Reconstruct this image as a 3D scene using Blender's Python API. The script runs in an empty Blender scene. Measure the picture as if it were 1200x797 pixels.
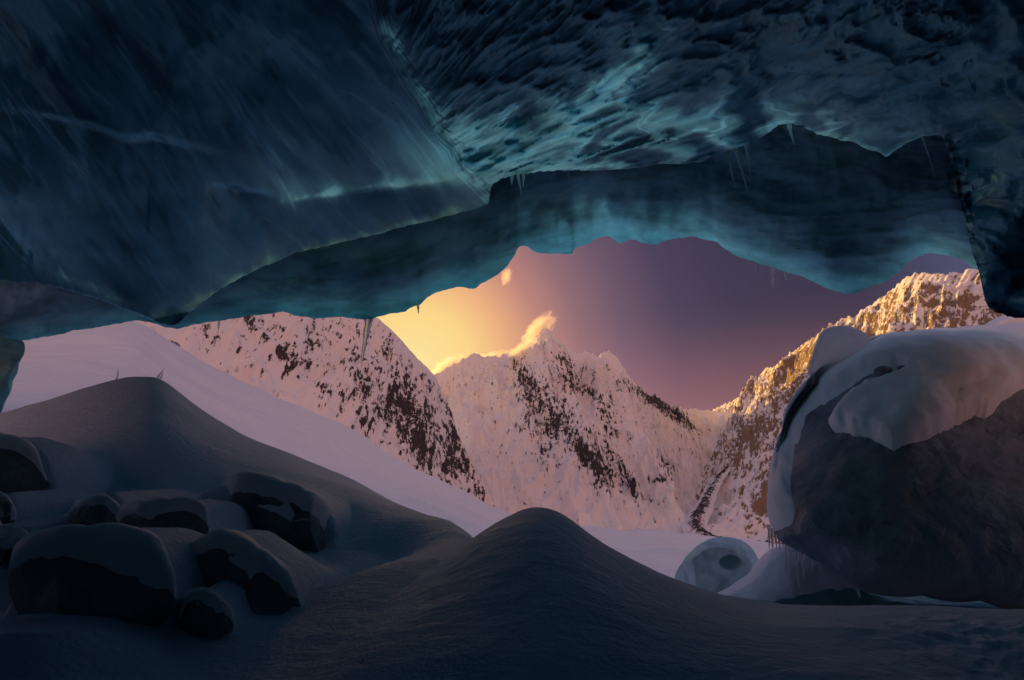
import bpy, math
import numpy as np
from math import radians, sin, cos, pi

# ------------------------------------------------------------------ camera
S = bpy.context.scene
W, H = 1200.0, 797.0
LENS = 20.0
F = W * LENS / 36.0
PITCH = math.atan((564.0 - H / 2) / F)
CZ = 1.75                                   # camera height above the cave floor level
cam_d = bpy.data.cameras.new('camera')
cam_d.lens = LENS; cam_d.sensor_width = 36.0; cam_d.sensor_fit = 'HORIZONTAL'
cam_d.clip_start = 0.05; cam_d.clip_end = 90000.0
cam = bpy.data.objects.new('camera', cam_d)
S.collection.objects.link(cam)
cam.location = (0, 0, CZ)
cam.rotation_euler = (pi / 2 + PITCH, 0, 0)
S.camera = cam

def ray(px, py):
    px = np.asarray(px, float); py = np.asarray(py, float)
    a = (px - W / 2) / F; b = (H / 2 - py) / F
    return np.stack([a, cos(PITCH) - b * sin(PITCH), sin(PITCH) + b * cos(PITCH)], -1)

def P(px, py, D):
    """point seen at a pixel, D metres ahead of the camera"""
    d = ray(px, py); D = np.asarray(D, float)
    p = d * (D / d[..., 1])[..., None]
    p[..., 2] += CZ
    return p

def azel(px, py):
    d = ray(px, py)
    return np.arctan2(d[..., 0], d[..., 1]), np.arctan2(d[..., 2], np.hypot(d[..., 0], d[..., 1]))

def pix(p):
    x, y, z = p[..., 0], p[..., 1], p[..., 2] - CZ
    f = y * cos(PITCH) + z * sin(PITCH); u = -y * sin(PITCH) + z * cos(PITCH)
    f = np.where(np.abs(f) < 1e-6, 1e-6, f)
    ok = f > 0
    return np.where(ok, W / 2 + F * x / f, -9999), np.where(ok, H / 2 - F * u / f, -9999)

# ------------------------------------------------------------------ world, sun, exposure
SUN_AZ, SUN_EL = radians(-41.0), radians(10.0)
sun_dir = np.array([sin(SUN_AZ) * cos(SUN_EL), cos(SUN_AZ) * cos(SUN_EL), sin(SUN_EL)])

def srgb(r, g, b):
    def c(v):
        v /= 255.0
        return v / 12.92 if v <= 0.04045 else ((v + 0.055) / 1.055) ** 2.4
    return (c(r), c(g), c(b), 1.0)

class NT:
    """small node-tree helper"""
    def __init__(self, tree):
        self.t = tree; tree.nodes.clear()
    def n(self, typ, ins=None, **props):
        nd = self.t.nodes.new(typ)
        for k, v in props.items():
            setattr(nd, k, v)
        for k, v in (ins or {}).items():
            sock = nd.inputs[k]
            if isinstance(v, bpy.types.NodeSocket):
                self.t.links.new(v, sock)
            elif isinstance(v, bpy.types.Node):
                self.t.links.new(v.outputs[0], sock)
            else:
                sock.default_value = v
        return nd
    def math(self, op, a, b=0.0, c=0.0, clamp=False):
        nd = self.n('ShaderNodeMath', {0: a, 1: b, 2: c}, operation=op)
        nd.use_clamp = clamp
        return nd.outputs[0]
    def ramp(self, fac, stops, interp='LINEAR'):
        nd = self.n('ShaderNodeValToRGB', {0: fac})
        cr = nd.color_ramp; cr.interpolation = interp
        while len(cr.elements) > 1:
            cr.elements.remove(cr.elements[-1])
        for i, (p, c) in enumerate(stops):
            e = cr.elements[0] if i == 0 else cr.elements.new(p)
            e.position = p
            e.color = c if isinstance(c, (tuple, list)) else (c, c, c, 1)
        return nd.outputs[0]
    def mix(self, fac, a, b, blend='MIX'):
        nd = self.t.nodes.new('ShaderNodeMix'); nd.data_type = 'RGBA'; nd.blend_type = blend
        for i, v in ((0, fac), (6, a), (7, b)):
            if isinstance(v, bpy.types.NodeSocket): self.t.links.new(v, nd.inputs[i])
            else: nd.inputs[i].default_value = v
        return nd.outputs[2]
    def noise(self, vec, scale, detail=4.0, rough=0.55, dist=0.0, stretch=None):
        if stretch is not None:
            vec = self.n('ShaderNodeMapping', {'Vector': vec, 'Scale': stretch}).outputs[0]
        return self.n('ShaderNodeTexNoise', {'Vector': vec, 'Scale': scale, 'Detail': detail,
                                             'Roughness': rough, 'Distortion': dist}).outputs[0]

world = bpy.data.worlds.new('World'); S.world = world; world.use_nodes = True
n = NT(world.node_tree)
tc = n.n('ShaderNodeTexCoord')
vdir = n.n('ShaderNodeVectorMath', {0: tc.outputs['Generated']}, operation='NORMALIZE').outputs[0]
glow_dir = ray(485, 428); glow_dir = glow_dir / np.linalg.norm(glow_dir)
dt = n.n('ShaderNodeVectorMath', {0: vdir, 1: tuple(glow_dir)}, operation='DOT_PRODUCT').outputs['Value']
ang = n.math('DIVIDE', n.math('ARCCOSINE', dt), pi)            # 0 at the sun, 1 opposite
def k(deg): return deg / 180.0
dusk = n.ramp(ang, [
    (k(0), srgb(255, 232, 158)), (k(5.5), srgb(255, 216, 138)), (k(9), srgb(240, 178, 128)),
    (k(13), srgb(190, 132, 122)), (k(17), srgb(140, 104, 114)), (k(21), srgb(104, 82, 104)),
    (k(26), srgb(66, 58, 88)), (k(32), srgb(48, 47, 76)), (k(42), srgb(38, 40, 70)),
    (k(60), srgb(94, 102, 146)), (k(82), srgb(166, 178, 212)), (k(110), srgb(176, 128, 124)), (k(140), srgb(210, 138, 108)), (k(180), srgb(212, 140, 108))])
sep = n.n('ShaderNodeSeparateXYZ', {0: vdir})
elev = n.math('MULTIPLY', n.math('ARCSINE', sep.outputs[2]), 180 / pi)
hz = n.n('ShaderNodeMapRange', {'Value': elev, 1: 17.0, 2: 4.0, 3: 0.0, 4: 1.0}, interpolation_type='SMOOTHSTEP').outputs[0]
away = n.n('ShaderNodeMapRange', {'Value': ang, 1: k(8), 2: k(20), 3: 0.0, 4: 1.0}, interpolation_type='SMOOTHSTEP').outputs[0]
band = n.mix(n.math('MULTIPLY', hz, away), (0, 0, 0, 1), (0.20, 0.065, 0.05, 1))
nish = n.n('ShaderNodeTexSky', sky_type='NISHITA')
nish.sun_disc = False; nish.sun_elevation = SUN_EL; nish.sun_rotation = SUN_AZ
nish.altitude = 4000; nish.dust_density = 2.0
nsk = n.mix(1.0, nish.outputs[0], (0.002, 0.002, 0.002, 1), 'MULTIPLY')
tot = n.mix(1.0, n.mix(1.0, dusk, band, 'ADD'), nsk, 'ADD')
bg = n.n('ShaderNodeBackground', {'Color': tot, 'Strength': 0.60})
n.n('ShaderNodeOutputWorld', {'Surface': bg})

sun_d = bpy.data.lights.new('sun', 'SUN'); sun_d.energy = 5.0; sun_d.angle = radians(0.5)
sun_d.color = (1.0, 0.52, 0.11)
sun = bpy.data.objects.new('sun', sun_d); S.collection.objects.link(sun)
from mathutils import Vector
sun.rotation_euler = Vector(tuple(sun_dir)).to_track_quat('Z', 'Y').to_euler()
sun.location = (0, 0, 60)

S.render.engine = 'CYCLES'
S.view_settings.view_transform = 'Standard'; S.view_settings.look = 'None'
S.view_settings.exposure = 0.70; S.view_settings.gamma = 1.0; S.view_settings.use_curve_mapping = False
cy = S.cycles
cy.use_denoising = True
cy.max_bounces = 10; cy.diffuse_bounces = 6; cy.glossy_bounces = 3; cy.transmission_bounces = 8
cy.volume_bounces = 4; cy.sample_clamp_indirect = 6.0; cy.caustics_reflective = False; cy.caustics_refractive = False
cy.use_adaptive_sampling = True; cy.adaptive_threshold = 0.02

# ------------------------------------------------------------------ numpy noise
_rng = np.random.RandomState(7)
_perm = np.concatenate([_rng.permutation(256)] * 3)
_g = _rng.normal(size=(256, 3)); _g /= np.linalg.norm(_g, axis=1, keepdims=True)

def perlin(x, y, z=0.0):
    x, y, z = np.broadcast_arrays(np.asarray(x, float), np.asarray(y, float), np.asarray(z, float))
    xi = np.floor(x).astype(int); yi = np.floor(y).astype(int); zi = np.floor(z).astype(int)
    xf, yf, zf = x - xi, y - yi, z - zi
    xi &= 255; yi &= 255; zi &= 255
    u = xf**3 * (xf * (xf * 6 - 15) + 10); v = yf**3 * (yf * (yf * 6 - 15) + 10); w = zf**3 * (zf * (zf * 6 - 15) + 10)
    def g(dx, dy, dz):
        h = _perm[_perm[_perm[xi + dx] + yi + dy] + zi + dz]
        gr = _g[h]
        return gr[..., 0] * (xf - dx) + gr[..., 1] * (yf - dy) + gr[..., 2] * (zf - dz)
    def L(a, b, t): return a + (b - a) * t
    return 1.5 * L(L(L(g(0,0,0), g(1,0,0), u), L(g(0,1,0), g(1,1,0), u), v),
                   L(L(g(0,0,1), g(1,0,1), u), L(g(0,1,1), g(1,1,1), u), v), w)

def fbm(x, y, z=0.0, octv=4, gain=0.5, lac=2.03):
    s = 0; a = 1.0; t = 0
    for i in range(octv):
        s = s + a * perlin(x * lac**i + 17.3 * i, y * lac**i - 9.1 * i, z * lac**i + 3.7 * i); t += a; a *= gain
    return s / t

def ridged(x, y, z=0.0, octv=5, gain=0.5, lac=2.07):
    s = 0; a = 1.0; t = 0; wgt = 1.0
    for i in range(octv):
        r = 1 - np.abs(perlin(x * lac**i + 31.3 * i, y * lac**i + 5.1 * i, z * lac**i)) * 1.6
        r = np.clip(r, 0, 1) ** 2 * wgt
        wgt = np.clip(r * 1.8, 0, 1)
        s = s + a * r; t += a; a *= gain
    return s / t

def sstep(a, b, x):
    t = np.clip((x - a) / (b - a), 0, 1)
    return t * t * (3 - 2 * t)

def resample(pts, m, smooth=0):
    """polyline (rows of any width, first two columns set the arc length) -> m rows"""
    pts = np.asarray(pts, float)
    d = np.r_[0, np.cumsum(np.hypot(*np.diff(pts[:, :2], axis=0).T))]
    t = np.linspace(0, d[-1], m)
    out = np.stack([np.interp(t, d, pts[:, c]) for c in range(pts.shape[1])], -1)
    for _ in range(smooth):
        o = out.copy(); o[1:-1] = 0.25 * out[:-2] + 0.5 * out[1:-1] + 0.25 * out[2:]; out = o
    return out

def polydist(px, py, line):
    """distance and signed side (positive below/right of the walking direction) to a polyline, in pixels"""
    line = np.asarray(line, float)
    best = np.full(np.shape(px), 1e9); side = np.zeros(np.shape(px)); par = np.zeros(np.shape(px))
    for i in range(len(line) - 1):
        a, b = line[i], line[i + 1]; v = b - a; L2 = (v * v).sum()
        t = np.clip(((px - a[0]) * v[0] + (py - a[1]) * v[1]) / L2, 0, 1)
        dx, dy = px - a[0] - t * v[0], py - a[1] - t * v[1]
        d = np.hypot(dx, dy); m = d < best
        best = np.where(m, d, best); side = np.where(m, np.sign(v[0] * (py - a[1]) - v[1] * (px - a[0])), side)
        par = np.where(m, (i + t) / (len(line) - 1), par)
    return best, side, par

# ------------------------------------------------------------------ mesh helpers
def mesh_from(name, verts, quads, mat, parent=None, attrs=None, uvs=None, smooth=True):
    verts = np.asarray(verts, np.float32).reshape(-1, 3); quads = np.asarray(quads, np.int32)
    me = bpy.data.meshes.new(name)
    nf = len(quads); kk = quads.shape[1]
    me.vertices.add(len(verts)); me.vertices.foreach_set('co', verts.ravel())
    me.loops.add(nf * kk); me.loops.foreach_set('vertex_index', quads.ravel())
    me.polygons.add(nf); me.polygons.foreach_set('loop_start', np.arange(0, nf * kk, kk, dtype=np.int32))
    me.polygons.foreach_set('use_smooth', np.full(nf, smooth))
    me.update(calc_edges=True)
    for nm, v in (attrs or {}).items():
        a = me.attributes.new(nm, 'FLOAT', 'POINT'); a.data.foreach_set('value', np.asarray(v, np.float32).ravel())
    for nm, v in (uvs or {}).items():
        a = me.attributes.new(nm, 'FLOAT_VECTOR', 'POINT'); a.data.foreach_set('vector', np.asarray(v, np.float32).ravel())
    me.materials.append(mat)
    o = bpy.data.objects.new(name, me); S.collection.objects.link(o)
    if parent is not None: o.parent = parent
    return o

def grid_quads(r, c, wrap=False, flip=False):
    i, j = np.meshgrid(np.arange(r - 1), np.arange(c if wrap else c - 1), indexing='ij')
    j2 = (j + 1) % c
    q = np.stack([i * c + j, i * c + j2, (i + 1) * c + j2, (i + 1) * c + j], -1).reshape(-1, 4)
    return q[:, ::-1] if flip else q

def grid_normals(V, wrap=False):
    du = (np.roll(V, -1, 1) - np.roll(V, 1, 1)) if wrap else np.gradient(V, axis=1)
    dv = np.gradient(V, axis=0)
    nn = np.cross(du, dv); return nn / (np.linalg.norm(nn, axis=-1, keepdims=True) + 1e-12)

def tag(o, label, cat, group=None, kind=None):
    o['label'] = label; o['category'] = cat
    if group: o['group'] = group
    if kind: o['kind'] = kind
    return o

# ------------------------------------------------------------------ materials
def new_mat(name):
    m = bpy.data.materials.new(name); m.use_nodes = True
    return m, NT(m.node_tree)

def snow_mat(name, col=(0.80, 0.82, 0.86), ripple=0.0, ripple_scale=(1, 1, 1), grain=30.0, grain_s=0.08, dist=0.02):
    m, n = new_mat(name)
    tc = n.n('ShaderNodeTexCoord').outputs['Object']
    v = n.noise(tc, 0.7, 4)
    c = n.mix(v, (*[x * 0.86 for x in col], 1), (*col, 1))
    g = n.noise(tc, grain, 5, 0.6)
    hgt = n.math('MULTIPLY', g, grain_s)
    if ripple:
        r = n.noise(tc, 1.0, 3, 0.5, 0.6, ripple_scale)
        r2 = n.noise(tc, 2.3, 2, 0.5, 0.4, ripple_scale)
        r = n.math('ADD', r, n.math('MULTIPLY', r2, 0.45))
        hgt = n.math('ADD', hgt, n.math('MULTIPLY', r, ripple))
    b = n.n('ShaderNodeBump', {'Height': hgt, 'Distance': dist, 'Strength': 1.0})
    p = n.n('ShaderNodeBsdfPrincipled', {'Base Color': c, 'Roughness': 0.55, 'Specular IOR Level': 0.3, 'Normal': b})
    n.n('ShaderNodeOutputMaterial', {'Surface': p})
    return m

def ice_mat(name, dark=(0.008, 0.06, 0.12), light=(0.06, 0.29, 0.44), trans=(0.26, 0.95, 0.98), flow=True, rough=0.22, bump=0.055, tgain=1.0, tconst=0.0, stretch=5.0, linew=0.9):
    """glacier ice: blue body, glossy scalloped skin, thin places let sky light through"""
    m, n = new_mat(name)
    if flow:
        vec = n.n('ShaderNodeAttribute', attribute_name='flow').outputs['Vector']
        thin = n.n('ShaderNodeAttribute', attribute_name='thin').outputs['Fac']
    else:
        vec = n.n('ShaderNodeTexCoord').outputs['Object']
        thin = None
    st = n.noise(vec, 1.0, 4, 0.5, 0.3, (1.0, stretch * 0.7, 1.0) if flow else (2, 2, 2))
    st2 = n.noise(vec, 2.6, 3, 0.5, 0.3, (1.0, 1 + stretch * 0.4, 1.0) if flow else (1, 1, 1))
    sp = n.noise(vec, 22.0, 3, 0.6)
    f1 = n.ramp(st, [(0.30, 0.0), (0.72, 1.0)])
    c = n.mix(f1, (*dark, 1), (*light, 1))
    f2 = n.ramp(st2, [(0.30, 0.55), (0.60, 1.0)])
    c = n.mix(1.0, c, f2, 'MULTIPLY')
    dirt = n.ramp(sp, [(0.68, 1.0), (0.76, 0.6)])
    c = n.mix(1.0, c, dirt, 'MULTIPLY')
    hg = n.math('ADD', n.math('MULTIPLY', st, 1.0), n.math('MULTIPLY', st2, 0.35))
    hg = n.math('ADD', hg, n.math('MULTIPLY', sp, 0.05))
    # fine melt lines between the scallops, with highlights put into their translucency
    fl_ = n.noise(vec, 1.2, 2, 0.45, 0.7, (1.0, 1 + stretch * 0.35, 1.0) if flow else (1, 1, 1))
    fl_ = n.math('ABSOLUTE', n.math('SUBTRACT', fl_, 0.5))
    line = n.n('ShaderNodeMapRange', {'Value': fl_, 1: 0.0, 2: 0.022, 3: 1.0, 4: 0.0}, interpolation_type='SMOOTHSTEP').outputs[0]
    hg = n.math('ADD', hg, n.math('MULTIPLY', line, 0.05))
    b = n.n('ShaderNodeBump', {'Height': hg, 'Distance': bump, 'Strength': 1.0})
    rg = n.n('ShaderNodeMapRange', {'Value': st2, 1: 0.3, 2: 0.7, 3: rough - 0.12, 4: rough + 0.2}).outputs[0]
    df = n.n('ShaderNodeBsdfDiffuse', {'Color': c, 'Normal': b})
    gl = n.n('ShaderNodeBsdfGlossy', {'Color': (0.30, 0.74, 0.95, 1), 'Roughness': rg, 'Normal': b})
    fr = n.n('ShaderNodeFresnel', {'IOR': 1.5, 'Normal': b}).outputs[0]
    p = n.n('ShaderNodeMixShader', {0: fr, 1: df.outputs[0], 2: gl.outputs[0]})
    out = p.outputs[0]
    if flow:
        tcol = n.mix(n.ramp(thin, [(0.10, 0.0), (0.75, 1.0)]), (0.13, 0.40, 0.58, 1), (*trans, 1))
        tcol = n.mix(1.0, tcol, n.ramp(st2, [(0.28, 0.45), (0.60, 1.0)]), 'MULTIPLY')
        t = n.n('ShaderNodeBsdfTranslucent', {'Color': tcol, 'Normal': b})
        fac = n.math('MULTIPLY', thin, n.math('ADD', n.ramp(st, [(0.30, 0.42), (0.52, 1.0)]), n.math('MULTIPLY', line, linew)), clamp=True)
        fac = n.math('MULTIPLY', fac, tgain, clamp=True)
        out = n.n('ShaderNodeMixShader', {0: fac, 1: p.outputs[0], 2: t.outputs[0]}).outputs[0]
    elif tconst:
        t = n.n('ShaderNodeBsdfTranslucent', {'Color': (*trans, 1), 'Normal': b})
        out = n.n('ShaderNodeMixShader', {0: tconst, 1: p.outputs[0], 2: t.outputs[0]}).outputs[0]
    n.n('ShaderNodeOutputMaterial', {'Surface': out})
    return m

def rock_mat(name, a=(0.025, 0.024, 0.026), b_=(0.09, 0.085, 0.085), scale=3.0, frost=0.0, relief=0.06):
    m, n = new_mat(name)
    tc = n.n('ShaderNodeTexCoord').outputs['Object']
    v = n.noise(tc, scale, 7, 0.62, 0.5)
    v2 = n.noise(tc, scale * 6, 5, 0.6)
    c = n.mix(n.ramp(v, [(0.35, 0.0), (0.68, 1.0)]), (*a, 1), (*b_, 1))
    if frost:
        fr = n.ramp(n.noise(tc, scale * 0.5, 6, 0.65, 1.0), [(0.42, 0.0), (0.75, frost)])
        c = n.mix(fr, c, (0.30, 0.31, 0.34, 1))
    hg = n.math('ADD', v, n.math('MULTIPLY', v2, 0.2))
    b = n.n('ShaderNodeBump', {'Height': hg, 'Distance': relief, 'Strength': 0.9})
    p = n.n('ShaderNodeBsdfPrincipled', {'Base Color': c, 'Roughness': 0.5, 'Normal': b})
    n.n('ShaderNodeOutputMaterial', {'Surface': p})
    return m

def mountain_mat(name, rock_a, rock_b, scale=0.02):
    m, n = new_mat(name)
    tc = n.n('ShaderNodeTexCoord').outputs['Object']
    rk = n.n('ShaderNodeAttribute', attribute_name='rock').outputs['Fac']
    fl = n.n('ShaderNodeAttribute', attribute_name='flow').outputs['Vector']
    d = n.noise(fl, 1.0, 8, 0.72, 0.4)
    d2 = n.noise(tc, scale * 1.6, 8, 0.74)
    d3 = n.noise(fl, 3.1, 5, 0.65, 0.2)
    s = n.math('ADD', rk, n.math('MULTIPLY', n.math('SUBTRACT', d, 0.5), 1.5))
    s = n.math('ADD', s, n.math('MULTIPLY', n.math('SUBTRACT', d2, 0.5), 1.5))
    s = n.math('ADD', s, n.math('MULTIPLY', n.math('SUBTRACT', d3, 0.5), 1.1))
    fac = n.ramp(s, [(0.50, 0.0), (0.57, 1.0)])
    rc = n.mix(n.noise(tc, scale * 3, 5), (*rock_a, 1), (*rock_b, 1))
    c = n.mix(fac, (0.82, 0.80, 0.80, 1), rc)
    hg = n.math('ADD', n.math('MULTIPLY', d3, 0.35), n.math('MULTIPLY', fac, 0.3))
    b = n.n('ShaderNodeBump', {'Height': hg, 'Distance': 14.0, 'Strength': 0.8})
    p = n.n('ShaderNodeBsdfPrincipled', {'Base Color': c, 'Roughness': 0.75, 'Specular IOR Level': 0.15, 'Normal': b})
    n.n('ShaderNodeOutputMaterial', {'Surface': p})
    return m

M_CEIL = ice_mat('cave_ice')
M_RIM = ice_mat('rim_ice', dark=(0.05, 0.13, 0.20), light=(0.30, 0.46, 0.58), trans=(0.30, 1.0, 0.95), stretch=2.0, linew=0.08, bump=0.04)
M_ICE = ice_mat('clear_grey_ice', dark=(0.10, 0.13, 0.15), light=(0.30, 0.34, 0.36), flow=False, rough=0.35, bump=0.03, trans=(0.86, 0.87, 0.88), tconst=0.85)
M_BLUEICE = ice_mat('blue_ice', dark=(0.12, 0.28, 0.33), light=(0.38, 0.58, 0.62), flow=False, rough=0.3, bump=0.06, tconst=0.28)
M_HUMICE = ice_mat('pale_ice', dark=(0.74, 0.80, 0.80), light=(0.88, 0.92, 0.91), flow=False, rough=0.4, bump=0.012, trans=(0.6, 0.85, 0.85), tconst=0.25)
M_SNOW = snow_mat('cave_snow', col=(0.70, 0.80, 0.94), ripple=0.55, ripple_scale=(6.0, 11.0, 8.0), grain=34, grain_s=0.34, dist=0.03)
M_CAP = snow_mat('snow_on_rock', col=(0.84, 0.86, 0.90), ripple=0.3, ripple_scale=(3, 4, 3), grain=26, grain_s=0.3, dist=0.03)
M_SLOPE = snow_mat('slope_snow', ripple=0.6, ripple_scale=(0.12, 0.5, 0.2), grain=2.0, grain_s=0.10, dist=0.25)
M_ROCK = rock_mat('boulder_rock', a=(0.12, 0.13, 0.15), b_=(0.26, 0.27, 0.30), frost=0.6, relief=0.14)
M_BIGROCK = rock_mat('frosted_boulder_rock', a=(0.08, 0.12, 0.17), b_=(0.20, 0.27, 0.35), scale=1.1, frost=0.6, relief=0.22)
M_MTN_L = mountain_mat('snowy_ridge', (0.028, 0.025, 0.026), (0.07, 0.055, 0.05))
M_MTN_R = mountain_mat('rocky_mountain', (0.12, 0.085, 0.055), (0.36, 0.26, 0.16))
M_MORAINE = rock_mat('moraine_gravel', a=(0.03, 0.026, 0.024), b_=(0.11, 0.095, 0.085), scale=0.02)

def icicle_mat():
    m, n = new_mat('icicle_ice')
    tc = n.n('ShaderNodeTexCoord').outputs['Object']
    b = n.n('ShaderNodeBump', {'Height': n.noise(tc, 14, 3), 'Distance': 0.02, 'Strength': 0.6})
    p = n.n('ShaderNodeBsdfPrincipled', {'Base Color': (0.80, 0.92, 0.95, 1), 'Roughness': 0.12, 'IOR': 1.31,
                                         'Transmission Weight': 0.65, 'Normal': b})
    n.n('ShaderNodeOutputMaterial', {'Surface': p})
    return m
M_ICICLE = icicle_mat()

# ------------------------------------------------------------------ valley terrain
ZV = -250.0
def build_terrain():
    az = np.linspace(0, 2 * pi, 361)[:-1]
    r = np.r_[0, np.geomspace(150, 20000, 90)]
    R, A = np.meshgrid(r, az, indexing='ij')
    x, y = R * np.sin(A), R * np.cos(A)
    z = ZV + 25 * fbm(x / 900, y / 900, 0.3, 4) - 30
    V = np.stack([x, y, z], -1)
    o = mesh_from('terrain', V, grid_quads(len(r), len(az), True, True), M_SLOPE)
    tag(o, 'snow covered valley floor far below the cave', 'terrain', kind='structure')
build_terrain()

# ------------------------------------------------------------------ mountains
def mountain(name, crest, foot_dir, mat, nu, nv, seed, slope=36, conc=1.35, gully=(260, 900), amp=90, zfoot=ZV,
             rocks=(), rock_base=0.0, steep_w=1.0, jag=10, label='', back=1.0, detail=1.0, rockw=0.6):
    c = resample(crest, nu, 3)
    Cw = P(c[:, 0], c[:, 1], c[:, 2])
    arc = np.r_[0, np.cumsum(np.hypot(*np.diff(Cw[:, :2], axis=0).T))]
    jn = fbm(arc / 260, seed * 3.1, 0, 5, 0.6) * jag + (ridged(arc / 70, seed, 0, 4, 0.6) - 0.4) * jag * 1.6
    Cw[:, 2] += jn
    fd = np.stack([np.interp(np.linspace(0, 1, nu), np.linspace(0, 1, len(foot_dir)), [q[i] for q in foot_dir]) for i in (0, 1)], -1)
    fd /= np.linalg.norm(fd, axis=1, keepdims=True)
    drop = Cw[:, 2] - zfoot
    Ln = drop / math.tan(radians(slope))
    nb = nv // 6
    tv = np.r_[-np.linspace(1, 0, nb, endpoint=False) ** 1.3 * 0.5 * back, np.linspace(0, 1.12, nv)]
    T, J = np.meshgrid(tv, np.arange(nu), indexing='ij')
    s = np.abs(T)
    fall = np.where(s < 1, 1 - np.clip(1 - s, 0, 1) ** conc, 1 + (s - 1) * 0.12)
    X = Cw[J, 0] + fd[J, 0] * T * Ln[J]
    Y = Cw[J, 1] + fd[J, 1] * T * Ln[J]
    Z = Cw[J, 2] - fall * drop[J]
    A = arc[J]; Dn = T * Ln[J]
    wx = fbm(X / 500, Y / 500, seed, 3) * 140
    env = sstep(0.0, 0.12, s) * (1 - 0.75 * sstep(0.7, 1.1, s))
    g1 = ridged((A + wx) / gully[0], Dn / gully[1] + seed, seed * 1.7, 6, 0.55)
    g2 = ridged(X / 180, Y / 180, Z / 180 + seed, 5, 0.55)
    g3 = fbm(X / 60, Y / 60, Z / 60 + seed, 4, 0.6)
    spur = 1 - np.abs(perlin((A + 1.6 * wx + 0.35 * Dn) / (gully[0] * 2.2), Dn / (gully[1] * 2.2), seed + 7.7)) * 2.0
    Z = Z + env * (amp * (g1 - 0.35) + amp * 0.55 * (g2 - 0.35) + amp * 1.1 * (spur - 0.55)) + detail * (0.35 + env) * 12 * g3 + (0.2 + env) * detail * 16 * (ridged(X / 75, Y / 75, Z / 75 + seed, 4, 0.6) - 0.4)
    V = np.stack([X, Y, Z], -1)
    nn = grid_normals(V); nn[nn[..., 2] < 0] *= -1
    steep = 1 - nn[..., 2]
    px, py = pix(V)
    rk = rock_base + steep_w * (steep - 0.30) * 1.2
    for (qx, qy, rx, ry, an, wt) in rocks:
        ca, sa = cos(radians(an)), sin(radians(an))
        u = ((px - qx) * ca + (py - qy) * sa) / rx; v = (-(px - qx) * sa + (py - qy) * ca) / ry
        rk = rk + rockw * wt * np.exp(-0.7 * (u * u + v * v) ** 0.8)
    flow = np.stack([A / 34.0, Dn / 120.0, Z / 150.0], -1)
    o = mesh_from(name, V, grid_quads(len(tv), nu), mat, attrs={'rock': rk}, uvs={'flow': flow})
    tag(o, label, 'mountain', kind='structure')
    return o

# snow ridge behind the cave mouth, running down to the gap where the sky glows
mountain('mountain', [(-200, 250, 2300), (60, 285, 2400), (180, 300, 2500), (300, 322, 2600), (385, 345, 2700), (432, 368, 2750), (447, 376, 2780),
                      (464, 392, 2820), (478, 408, 2860), (493, 424, 2900), (510, 441, 2950), (522, 470, 2980), (535, 505, 3000), (560, 560, 3000), (610, 640, 3000)],
         [(0.35, -1), (0.15, -1), (-0.05, -1), (-0.1, -1)], M_MTN_L, 640, 300, 2.0, slope=41, amp=105, gully=(190, 900), jag=7, conc=1.25, detail=0.5, rockw=0.40,
         rocks=[(300, 378, 24, 9, 10, .42), (340, 420, 20, 10, 35, .5), (372, 400, 26, 8, 25, .42), (395, 462, 34, 7, 20, .45), (415, 440, 22, 8, 60, .45),
                (440, 440, 26, 9, 120, .5), (470, 470, 30, 12, 115, .62), (480, 500, 36, 11, 75, .65), (493, 520, 32, 9, 70, .6), (500, 490, 18, 7, 70, .5),
                (425, 492, 4, 5, 0, .8), (320, 396, 30, 6, 40, .35), (420, 400, 30, 10, 100, .35), (455, 405, 14, 7, 60, .4), (530, 520, 45, 8, 95, .75), (545, 535, 30, 8, 75, .65)],
         rock_base=0.10, steep_w=0.5, label='steep snow ridge speckled with dark rock that falls to the glowing gap')
# the central peak
mountain('mountain', [(330, 500, 4700), (430, 470, 4700), (490, 448, 4700), (513, 438, 4700), (530, 428, 4700), (548, 419, 4700), (556, 414, 4700), (566, 419, 4700), (585, 418, 4680), (600, 413, 4650),
                      (617, 404, 4600), (630, 392, 4600), (640, 383, 4600), (647, 390, 4600), (656, 401, 4600), (664, 407, 4580), (676, 415, 4580), (688, 411, 4600), (700, 417, 4620),
                      (714, 411, 4650), (722, 418, 4650), (730, 430, 4700), (738, 441, 4750), (752, 457, 4850), (770, 468, 4950), (785, 474, 5050), (800, 478, 5200), (830, 482, 5400), (860, 484, 5600), (900, 495, 5800)],
         [(-0.1, -1), (0.0, -1), (0.12, -1), (0.0, -1), (-0.15, -1)], M_MTN_L, 760, 360, 5.0, slope=37, amp=165, gully=(270, 1500), jag=16, conc=1.3, detail=0.55,
         rocks=[(615, 460, 40, 7, 72, .65), (622, 445, 18, 6, 70, .5), (650, 500, 30, 12, 100, .5), (655, 440, 22, 8, 50, .42), (675, 450, 28, 7, 45, .42), (688, 530, 40, 12, 55, .62),
                (700, 545, 30, 9, 50, .5), (708, 475, 20, 8, 60, .5), (728, 455, 14, 6, 55, .42), (735, 560, 40, 7, 60, .55), (610, 500, 6, 8, 90, .5), (640, 465, 15, 6, 70, .4),
                (770, 472, 26, 6, 35, .6), (795, 486, 24, 6, 45, .65), (760, 465, 20, 5, 30, .5), (665, 425, 14, 5, 40, .4), (780, 545, 7, 12, -20, .6), (770, 562, 9, 5, 0, .6), (715, 500, 12, 5, 60, .4)],
         rock_base=0.07, steep_w=0.42, label='sharp central snow peak streaked with dark rock ribs under a golden cloud plume')
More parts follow.
